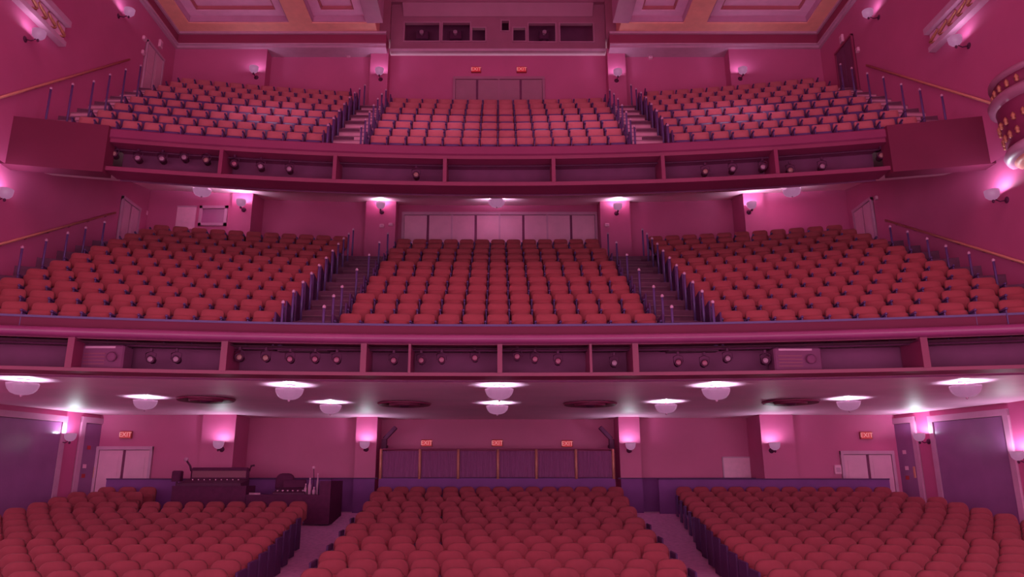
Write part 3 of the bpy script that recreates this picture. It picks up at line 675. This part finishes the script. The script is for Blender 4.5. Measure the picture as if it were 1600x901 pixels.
# ------------------------------------------------------------------ exit signs
tcu = bpy.data.curves.new('exit_text', 'FONT'); tcu.body = 'EXIT'; tcu.size = .20; tcu.align_x = 'CENTER'; tcu.align_y = 'CENTER'; tcu.extrude = .004
tob = bpy.data.objects.new('exit_text', tcu); COL.objects.link(tob); bpy.context.view_layer.update()
TXT = bpy.data.meshes.new_from_object(tob); TXT.materials.clear(); TXT.materials.append(MATS['sign_letters'])
TXT.transform(Matrix.Rotation(math.pi / 2, 4, 'X')); bpy.data.objects.remove(tob)
def exit_sign(w, px, py, label):
    p = on_wall(w, px, py)
    e = tag(empty('exit_sign', (p.x, p.y, p.z), wall_rz(w)), label, 'exit sign', 'red exit signs')
    MB().bbox(-.19, .19, -.09, 0, -.12, .12, .012).build('housing', 'sign_red', e)
    inst('lettering', TXT, MB().box(-.165, .165, -.095, -.088, -.095, .095).build('face', 'sign_glow', e), (0, -.097, 0))
for a in (('oo', 198, 679, 'red exit sign above the pale double door at rear left of orchestra'), ('oc', 667, 692, 'red exit sign over the curtain partition, left one'), ('oc', 777, 692, 'red exit sign over the curtain partition, middle one'),
          ('oc', 886, 693, 'red exit sign over the curtain partition, right one'), ('oo', 1352, 680, 'red exit sign above the pale double door at rear right of orchestra'),
          ('bc', 744, 110, 'red exit sign above the balcony doors, left one'), ('bc', 815, 110, 'red exit sign above the balcony doors, right one')):
    exit_sign(*a)

# ------------------------------------------------------------------ curtain partition behind the centre block
YP = 24.72
def pz(py): return top_z(py, YP)
def pxx(px): return at_y(px, 725, YP).x
part = tag(empty('curtain_partition', (0, YP, o_floor(24))), 'brass framed partition with dark pleated curtains behind the centre seats', 'partition')
zf = o_floor(24); zb, zt = pz(747) - zf, pz(703) - zf
posts = [595, 656, 716, 778, 838, 900, 958]
MB().box(pxx(593), pxx(960), -.05, .05, 0, zb).build('base_panel', 'wainscot', part)
MB().box(pxx(593), pxx(960), -.04, .04, zb - .02, zb + .03).build('lower_rail', 'blue_panel', part)
MB().tube([(pxx(593), 0, zt + .02), (pxx(960), 0, zt + .02)], .03, 8).build('top_rail', 'fascia_paint', part, True)
for px in posts: MB().tube([(pxx(px), -.05, zb - .02), (pxx(px), -.05, zt + .03)], .045, 8).build('post', 'brass', part, True)
for a, b in zip(posts, posts[1:]):
    x0, x1 = pxx(a) + .05, pxx(b) - .05; v, f, N = [], [], 48
    for k in range(N + 1):
        x = x0 + (x1 - x0) * k / N; y = .03 * math.sin(k * 1.55) + .008 * math.sin(k * .7)
        v += [(x, y, zb + .04), (x, y, zt - .03)]
    f = [(2 * k, 2 * k + 2, 2 * k + 3, 2 * k + 1) for k in range(N)]
    MB().add(v, f).build('curtain', 'curtain_cloth', part, True)
for sgn, nm in ((-1, 'left'), (1, 'right')):
    p = at_y(CX + sgn * 178, 686, 25.2)
    e = tag(empty('column_speaker', (p.x, 25.35, p.z - .35)), 'dark column loudspeaker on bracket above %s end of the curtain partition' % nm, 'speaker', 'dark column speakers')
    MB().box(-.05, .05, 0, .5, .1, .18).build('bracket', 'dark_metal', e)
    MB().bbox(-.09, .09, -.12, .04, -.1, .36, .02).build('lower_cabinet', 'dark_metal', e)
    q = MB().bbox(-.07, .07, -.1, .03, 0, .55, .02); q.xform(Matrix.Translation((0, 0, .36)) @ Matrix.Rotation(-sgn * .75, 4, 'Y')); q.build('tilted_cabinet', 'dark_metal', e)

# ------------------------------------------------------------------ low walls behind the side blocks
def low_wall(xa, xb, label):
    xs = frange(xa, xb, 10); z0, z1 = o_floor(24) - .1, top_z(749, 24.2)
    e = struct(empty('low_wall_rear'), label)
    MB().sweep([(0, z0), (0, z1), (.1, z1), (.1, z0)], xs, 24.62, 60, True).build('panel', 'wainscot', e)
    MB().sweep([(-.03, z1), (-.03, z1 + .035), (.13, z1 + .035), (.13, z1)], xs, 24.62, 60, True).build('capping', 'blue_panel', e)
low_wall(5.15, 12.05, 'dark plum low wall behind the right orchestra seats')
low_wall(-12.05, -5.35, 'dark plum low wall behind the left orchestra seats')

# ------------------------------------------------------------------ sound desk at the left rear
yd = 22.7; zfl = o_floor(yd)
def sp(px, py, y=yd): return at_y(px, py, y)
a, b = sp(286, 748), sp(384, 748); zc = sp(330, 752).z - zfl; W = b.x - a.x
mc = tag(empty('mixing_console', ((a.x + b.x) / 2, yd, zfl)), 'dark mixing console with raised meter hood at the left rear of the orchestra', 'mixing console')
MB().box(-W / 2 - .15, W / 2 + .15, -.35, .5, 0, zc - .12).build('desk_body', 'console_black', mc)
srf = MB().add([(-W / 2, -.4, zc - .12), (W / 2, -.4, zc - .12), (W / 2, .35, zc - .12), (-W / 2, .35, zc - .12), (-W / 2, -.4, zc - .05), (W / 2, -.4, zc - .05), (W / 2, .35, zc + .08), (-W / 2, .35, zc + .08)],
         [(0, 3, 2, 1), (4, 5, 6, 7), (0, 1, 5, 4), (1, 2, 6, 5), (2, 3, 7, 6), (3, 0, 4, 7)]).build('control_surface', 'dark_metal', mc)
zh = sp(330, 730, yd + .4).z - zfl
MB().bbox(-W / 2 + .05, W / 2 - .05, .36, .5, zc - .1, zh, .05).build('meter_hood', 'console_black', mc)
MB().box(-W / 2 + .12, W / 2 - .12, .345, .362, zc + .12, zh - .1).build('meter_window', 'fascia_paint', mc)
for k in range(9):
    MB().lathe([(.02, 0), (.018, .03)], 8, (-W / 2 + .25 + k * (W - .5) / 8, .1, zc + .04)).build('fader_knob', 'pale_plastic', srf)
for sgn in (-1, 1):
    MB().tube([(sgn * W * .47, .42, zh - .1), (sgn * W * .5, .42, zh + .05), (sgn * (W * .5 + .1), .38, zh + (.2 if sgn < 0 else .06))], [.04, .03, .03], 8).build('lamp_arm', 'dark_metal', mc, True)
MB().lathe([(.05, -.04), (.07, .0), (.06, .06), (.02, .08)], 10, (-W * .5 - .12, .38, zh + .22)).build('lamp_head', 'coffer_grey', mc, True)
p = sp(275, 744)
mon = tag(empty('monitor_speaker', (p.x, yd + .1, zfl)), 'small dark monitor speaker at the left end of the mixing console', 'speaker')
MB().bbox(-.13, .13, -.12, .14, p.z - zfl - .15, p.z - zfl + .17, .03).build('cabinet', 'console_black', mon)
MB().tube([(0, 0, .02), (0, 0, p.z - zfl - .15)], .03, 8).build('stand_pole', 'dark_metal', mon); MB().lathe([(.2, 0), (.2, .03), (.03, .05)], 12).build('stand_foot', 'dark_metal', mon)
a, b = sp(390, 772), sp(505, 772); zt = a.z - zfl
dk = tag(empty('control_desk', ((a.x + b.x) / 2, yd, zfl)), 'dark control desk between the mixing console and the left aisle', 'desk')
W2 = b.x - a.x
MB().bbox(-W2 / 2, W2 / 2, -.35, .4, zt - .05, zt, .01).build('desk_top', 'console_black', dk)
for x in (-W2 / 2 + .04, W2 / 2 - .04): MB().box(x - .03, x + .03, -.3, .35, 0, zt - .05).build('side_panel', 'console_black', dk)
MB().box(-W2 / 2, W2 / 2, -.33, -.30, 0, zt - .05).build('modesty_panel', 'console_black', dk)
MB().box(W2 / 2 - .02, W2 / 2 + .3, -.4, 1.3, 0, sp(510, 751).z - zfl).build('end_partition', 'console_black', dk)
p0 = sp(443, 740, yd + .5); cw = (sp(458, 740, yd + .5).x - sp(429, 740, yd + .5).x)
ch = tag(empty('office_chair', (p0.x, yd + .75, zfl)), 'dark round-backed chair behind the control desk', 'chair')
hz = p0.z - zfl
q = pad_mesh('backrest', 'console_black', cw / 2, hz - .45, hz + .02, .08, cw * .35, .06, .03, .1, -.05); inst('backrest', q, ch)
MB().bbox(-.24, .24, -.5, -.05, hz - .6, hz - .52, .03).build('seat', 'console_black', ch); MB().tube([(0, -.25, .06), (0, -.25, hz - .58)], .03, 8).build('column', 'dark_metal', ch)
for k in range(5):
    t = 2 * math.pi * k / 5; lg = MB().tube([(0, -.25, .08), (.28 * math.cos(t), -.25 + .28 * math.sin(t), .03)], .022, 6).build('leg', 'dark_metal', ch)
    MB().lathe([(.03, 0), (.03, .05)], 8, (.28 * math.cos(t), -.25 + .28 * math.sin(t), 0)).build('caster', 'dark_metal', lg)
p = sp(455, 755); lw = .95
cs = tag(empty('lighting_console', (p.x, yd + .05, zfl + zt)), 'dark lighting console on the control desk', 'console')
MB().add([(-lw / 2, -.25, 0), (lw / 2, -.25, 0), (lw / 2, .3, 0), (-lw / 2, .3, 0), (-lw / 2, -.25, .05), (lw / 2, -.25, .05), (lw / 2, .3, .2), (-lw / 2, .3, .2)],
         [(0, 3, 2, 1), (4, 5, 6, 7), (0, 1, 5, 4), (1, 2, 6, 5), (2, 3, 7, 6), (3, 0, 4, 7)]).build('body', 'dark_metal', cs)
MB().bbox(-.35, .35, .3, .36, .05, .42, .02).build('screen', 'console_black', cs)
for k in range(6): MB().box(-.4 + k * .15, -.36 + k * .15, -.1, .0, .09, .125).build('fader', 'coffer_grey', cs)
pp = sp(397, 768)
pa = tag(MB().add([(-.16, -.11, 0), (.16, -.11, 0), (.16, .11, 0), (-.16, .11, 0), (-.16, -.11, .012), (.16, -.11, .012), (.16, .11, .05), (-.16, .11, .05)], [(0, 3, 2, 1), (4, 5, 6, 7), (0, 1, 5, 4), (1, 2, 6, 5), (2, 3, 7, 6), (3, 0, 4, 7)]).build('paper_pad', 'pale_plastic', loc=(a.x + .18, yd - .1, zfl + zt), rz=.3), 'pale paper pad at the left end of the control desk', 'paper')
for k, (px, pyt, r, nm, lab) in enumerate(((478, 757, .045, 'cup', 'small pale cup standing beside the lighting console'), (486, 748, .05, 'jar', 'pale jar standing near the aisle end of the control desk'), (497, 741, .035, 'water_bottle', 'pale tall bottle at the aisle end of the control desk'), (492, 762, .05, 'mug', 'short pale mug at the front of the control desk'))):
    q = sp(px, pyt, yd - .05); h = max(.1, q.z - zfl - zt)
    e = tag(empty(nm, (q.x, yd - .05 - .1 * (k % 2), zfl + zt)), lab, nm.split('_')[-1], 'items on the control desk')
    MB().lathe([(r, 0), (r * 1.05, h * .6), (r * .6, h * .75), (r * .45, h)], 12).build('body', 'coffer_grey', e, True)
    MB().lathe([(r * .5, h), (r * .5, h + .03), (r * .2, h + .035)], 10).build('lid', 'pale_plastic', e, True)
q = sp(491, 730, yd + .2); e = tag(empty('gooseneck_lamp', (q.x, yd + .2, zfl + zt)), 'slim gooseneck lamp with pale head on the control desk', 'lamp')
h = q.z - zfl - zt
MB().lathe([(.06, 0), (.06, .02), (.02, .03)], 10).build('base', 'dark_metal', e); MB().tube([(0, 0, .02), (.01, 0, h * .6), (-.01, -.02, h)], .012, 6).build('neck', 'dark_metal', e); MB().lathe([(.03, 0), (.05, .05), (.02, .08)], 10, (-.01, -.02, h - .04)).build('head', 'pale_plastic', e)

# ------------------------------------------------------------------ panels, boards, boxes on walls
def wall_rect(w, x0, y0, x1, y1):
    a, b = on_wall(w, x0, y1), on_wall(w, x1, y0); return a, b.x - a.x, b.z - a.z
a, W, H = wall_rect('on', 1131, 714, 1172, 747)
e = tag(empty('notice_board', a), 'blank white notice board on the right rear orchestra wall', 'board')
MB().box(0, W, -.03, 0, 0, H).build('panel', 'pale_plastic', e)
for (x0, x1, z0, z1) in ((0, W, -.02, .02), (0, W, H - .02, H + .02), (-.02, .02, 0, H), (W - .02, W + .02, 0, H)): MB().box(x0, x1, -.045, 0, z0, z1).build('frame_bar', 'trim_paint', e)
a, W, H = wall_rect('mo', 274, 322, 308, 358)
e = tag(empty('white_panel', a), 'plain white panel beside the framed window on the mezzanine rear wall', 'panel')
MB().bbox(0, W, -.05, 0, 0, H, .01).build('board', 'pale_plastic', e); MB().box(0, W, -.06, 0, H - .05, H).build('top_strip', 'trim_paint', e)
a, W, H = wall_rect('mo', 310, 322, 357, 353)
e = struct(empty('window_1', a), 'dark window in a white frame on the mezzanine rear wall')
MB().box(.05, W - .05, -.02, -.01, .05, H - .05).build('pane', 'window_glass', e)
for (x0, x1, z0, z1) in ((0, W, 0, .1), (0, W, H - .1, H), (0, .1, 0, H), (W - .1, W, 0, H)): MB().box(x0, x1, -.07, 0, z0, z1).build('frame_bar', 'trim_paint', e)
for (w, px, py, ww, hh, nm, lab, cat) in (('oo', 1308, 733, .22, .28, 'switch_box', 'pale switch box beside the right rear double door', 'switch box'),
                                      ('mi', 611, 351, .16, .10, 'thermostat', 'pale wall unit left of the mezzanine doors', 'thermostat'), ('mi', 597, 353, .16, .12, 'call_box', 'grey wall unit under the sconce left of the mezzanine doors', 'wall unit'),
                                      ('mi', 948, 352, .16, .12, 'thermostat', 'pale wall unit right of the mezzanine doors', 'thermostat'), ('mo', 229, 333, .12, .16, 'switch_box', 'small pale box by the left mezzanine corner', 'switch box'),
                                      ('bn', 545, 86, .14, .22, 'wall_speaker', 'small white wall speaker left of the projection booth', 'speaker'), ('bn', 1016, 89, .14, .22, 'wall_speaker', 'small white wall speaker right of the projection booth', 'speaker'),
                                      ('bl', 249, 69, .2, .3, 'wall_speaker', 'small white speaker above the left balcony door', 'speaker'), ('br', 1317, 61, .2, .3, 'wall_speaker', 'small white speaker above the right balcony doorway', 'speaker'),
                                      ('bl', 224, 60, .18, .14, 'alarm_unit', 'small pink alarm unit left of the balcony door speaker', 'alarm'), ('bl', 222, 82, .16, .14, 'switch_box', 'small pale box beside the left balcony door', 'switch box'),
                                      ('br', 1342, 78, .16, .16, 'switch_box', 'small pale box beside the right balcony doorway', 'switch box'), ('mr', 1371, 309, .12, .12, 'alarm_unit', 'tiny white unit above the right mezzanine door', 'alarm')):
    p = on_wall(w, px, py); e = tag(empty(nm, p, wall_rz(w)), lab, cat)
    MB().bbox(-ww / 2, ww / 2, -.09, 0, -hh / 2, hh / 2, .015).build('case', 'pale_plastic', e); MB().box(-ww * .32, ww * .32, -.096, -.088, -hh * .3, hh * .2).build('front_plate', 'coffer_grey', e)

# ------------------------------------------------------------------ gilded bands high on the side walls
for w, sgn, p1, p2, nm in (('bl', -1, (92, 71), (102, 41), 'left'), ('br', 1, (1462, 80), (1455, 50), 'right')):
    lo = on_wall(w, *p1); hi = on_wall(w, *p2); z0, z1, y1 = lo.z, hi.z, lo.y
    e = tag(empty('gilded_frieze', (sgn * B_SIDE, y1, z0)), 'white and gold ornamental band high on the %s balcony wall' % nm, 'frieze', 'gilded wall bands')
    H = z1 - z0; L = y1 - 9.0
    def bb(name, d, za, zb_, m): 
        x0, x1 = sorted((0, -sgn * d)); return MB().box(x0, x1, -L, 0, za, zb_).build(name, m, e)
    bb('backing', .10, 0, H, 'coffer_pale'); bb('lower_moulding', .2, -.04, .1, 'trim_paint'); bb('upper_moulding', .26, H - .14, H + .04, 'trim_paint')
    for k in range(int(L / .42)):
        y = -.22 - k * .42; pts = []
        for t in range(11):
            q = t / 10.0; pts.append((-sgn * .13, y + .19 * math.sin(q * 5.2), .17 + (H - .36) * q))
        MB().tube(pts, [.05 - .003 * abs(t - 5) * 2 for t in range(11)], 6).build('scroll', 'gilding', e, True)

# ------------------------------------------------------------------ curved box on the right wall
bc = Vector((12.9, 15.4, 0)); e = tag(empty('theatre_box', (bc.x, bc.y, 7.1)), 'bow-fronted theatre box with gilded ornament on the right wall', 'theatre box')
def arc_lathe(name, prof, m): return MB().lathe(prof, 40).build(name, m, e, True)
arc_lathe('underside', [(.1, -.14), (.6, -.10), (.88, .0), (.98, .09)], 'orange_paint')
arc_lathe('lower_ring', [(1.0, .08), (1.12, .12), (1.16, .22), (1.10, .34), (1.05, .36)], 'trim_paint')
arc_lathe('drum', [(1.06, .34), (1.10, .8), (1.16, 1.35), (1.16, 1.4)], 'fascia_paint')
arc_lathe('rail_cushion', [(1.16, 1.34), (1.28, 1.40), (1.30, 1.52), (1.24, 1.60), (1.1, 1.62)], 'booth_ledge')
arc_lathe('crest_band', [(1.12, 1.6), (1.14, 1.95), (1.1, 1.98)], 'fascia_paint')
arc_lathe('top_rail', [(1.12, 1.93), (1.22, 1.97), (1.22, 2.06), (1.12, 2.1)], 'booth_ledge')
for k in range(14):
    t = math.pi * .5 + math.pi * (k + .5) / 14
    for (z, r) in ((.62, 1.10), (.95, 1.14), (1.78, 1.15)):
        MB().lathe([(.005, 0), (.05, .03), (.035, .07), (.055, .12), (.03, .17), (.01, .2)], 8, (r * math.cos(t), r * math.sin(t), z - .1)).build('gilt_boss', 'gilding', e, True)

# ------------------------------------------------------------------ stage lanterns in the balcony recesses
LAN = dict(body=MB().lathe([(.05, .24), (.085, .2), (.09, .02), (.10, 0), (.10, -.05), (.085, -.05), (.08, 0)], 14).xform(Matrix.Rotation(math.pi / 2, 4, 'X') @ Matrix.Scale(-1, 4, (0, 0, 1))).mesh('body', 'dark_metal', True),
           yoke=MB().tube([(-.115, 0, 0), (-.115, 0, .14), (0, 0, .19), (.115, 0, .14), (.115, 0, 0)], .011, 6).mesh('yoke', 'dark_metal', True),
           clamp=MB().bbox(-.03, .03, -.03, .03, .18, .26, .008).mesh('clamp', 'dark_metal'))
LENS = {m: MB().lathe([(.075, 0), (.06, .02), (.02, .032)], 14).xform(Matrix.Rotation(math.pi / 2, 4, 'X')).mesh('lens', m, True) for m in ('lens_amber', 'lens_rose', 'lens_clear')}
def lantern(px, py, yc, R, zlo, zhi, m, label, sc=1.0):
    y = yc + .3
    for _ in range(4):
        p = at_y(px, py, y); y = yc + .3 - p.x ** 2 / (2 * R)
    e = tag(empty('stage_lantern', (p.x, p.y, min(max(p.z, zlo + .12), zhi - .16)), math.atan2(-p.x, p.y) * .35), label, 'stage light', 'stage lanterns on the balcony fronts')
    e.scale = (sc, sc, sc)
    inst('lens', LENS[m], inst('body', LAN['body'], e), (0, -.015, 0)); inst('clamp', LAN['clamp'], inst('yoke', LAN['yoke'], e))
NAMEC = {'lens_amber': 'amber', 'lens_rose': 'rose', 'lens_clear': 'pale'}
for i, lst in enumerate((((178, 240, 'lens_amber'), (215, 247, 'lens_clear'), (253, 248, 'lens_clear'), (288, 244, 'lens_clear'), (322, 250, 'lens_amber')), ((366, 256, 'lens_rose'), (407, 260, 'lens_clear'), (452, 264, 'lens_clear')), ((650, 273, 'lens_amber'),), (), (),
                         ((1102, 268, 'lens_amber'), (1145, 264, 'lens_clear'), (1192, 261, 'lens_clear')), ((1235, 266, 'lens_amber'), (1285, 260, 'lens_clear'), (1377, 243, 'lens_amber')))):
    for k, (px, py, m) in enumerate(lst):
        lantern(px, py, 18.62, 48, 7.83, 8.52, m, '%s stage lantern in balcony front, %s opening from left, %s lantern' % (NAMEC[m], ORD[i + 1], ORD[k + 1]))
for i, lst in enumerate(((), ((235, 561, 'lens_clear'), (275, 561, 'lens_clear')), ((374, 558, 'lens_amber'), (415, 559, 'lens_amber'), (453, 561, 'lens_rose'), (492, 561, 'lens_rose'), (526, 562, 'lens_rose')), ((615, 563, 'lens_rose'),), ((658, 563, 'lens_rose'), (690, 562, 'lens_rose'), (742, 559, 'lens_rose')),
                         ((808, 557, 'lens_rose'), (836, 561, 'lens_rose'), (872, 564, 'lens_rose')), ((960, 567, 'lens_clear'),), ((1060, 566, 'lens_rose'), (1101, 567, 'lens_rose'), (1137, 560, 'lens_clear'), (1196, 563, 'lens_clear')))):
    for k, (px, py, m) in enumerate(lst):
        lantern(px, py, 14.95, 46, 2.12, 2.70, m, '%s stage lantern in mezzanine front, %s opening from left, %s lantern' % (NAMEC[m], ORD[i + 1], ORD[k + 1]), .85)
def recess_box(px0, px1, py0, py1, label, nm):
    p = at_y((px0 + px1) / 2, py1, 14.7); y = 14.95 - p.x ** 2 / 92 + .25
    a, b = at_y(px0, py1, y), at_y(px1, py0, y); W, H = b.x - a.x, b.z - a.z; zb = 2.125
    e = tag(empty(nm, ((a.x + b.x) / 2, y, zb)), label, 'projector'); H = min(b.z, 2.62) - zb
    MB().bbox(-W / 2, W / 2, 0, .4, 0, H, .03).build('housing', 'plum_interior', e)
    MB().box(-W * .4, W * .3, -.01, .005, H * .86, H * .94).build('top_bar', 'coffer_grey', e)
    MB().lathe([(.09, 0), (.10, .05), (.07, .07)], 14).xform(Matrix.Translation((W * .25, 0, H * .5)) @ Matrix.Rotation(math.pi / 2, 4, 'X')).build('lens', 'plum_interior', e, True)
    for k in range(4): MB().box(-W * .42, W * .08, -.008, .004, H * (.2 + .14 * k), H * (.25 + .14 * k)).build('vent_slat', 'fascia_paint', e)
recess_box(122, 196, 530, 578, 'large dark video projector in the left part of the mezzanine front', 'video_projector')
recess_box(1212, 1282, 535, 580, 'dark equipment case with pale top in the right part of the mezzanine front', 'equipment_case')

# ------------------------------------------------------------------ lift everything so that the lowest floor lies at z = 0
for o in COL.objects:
    if o.parent is None: o.location.z += EYE
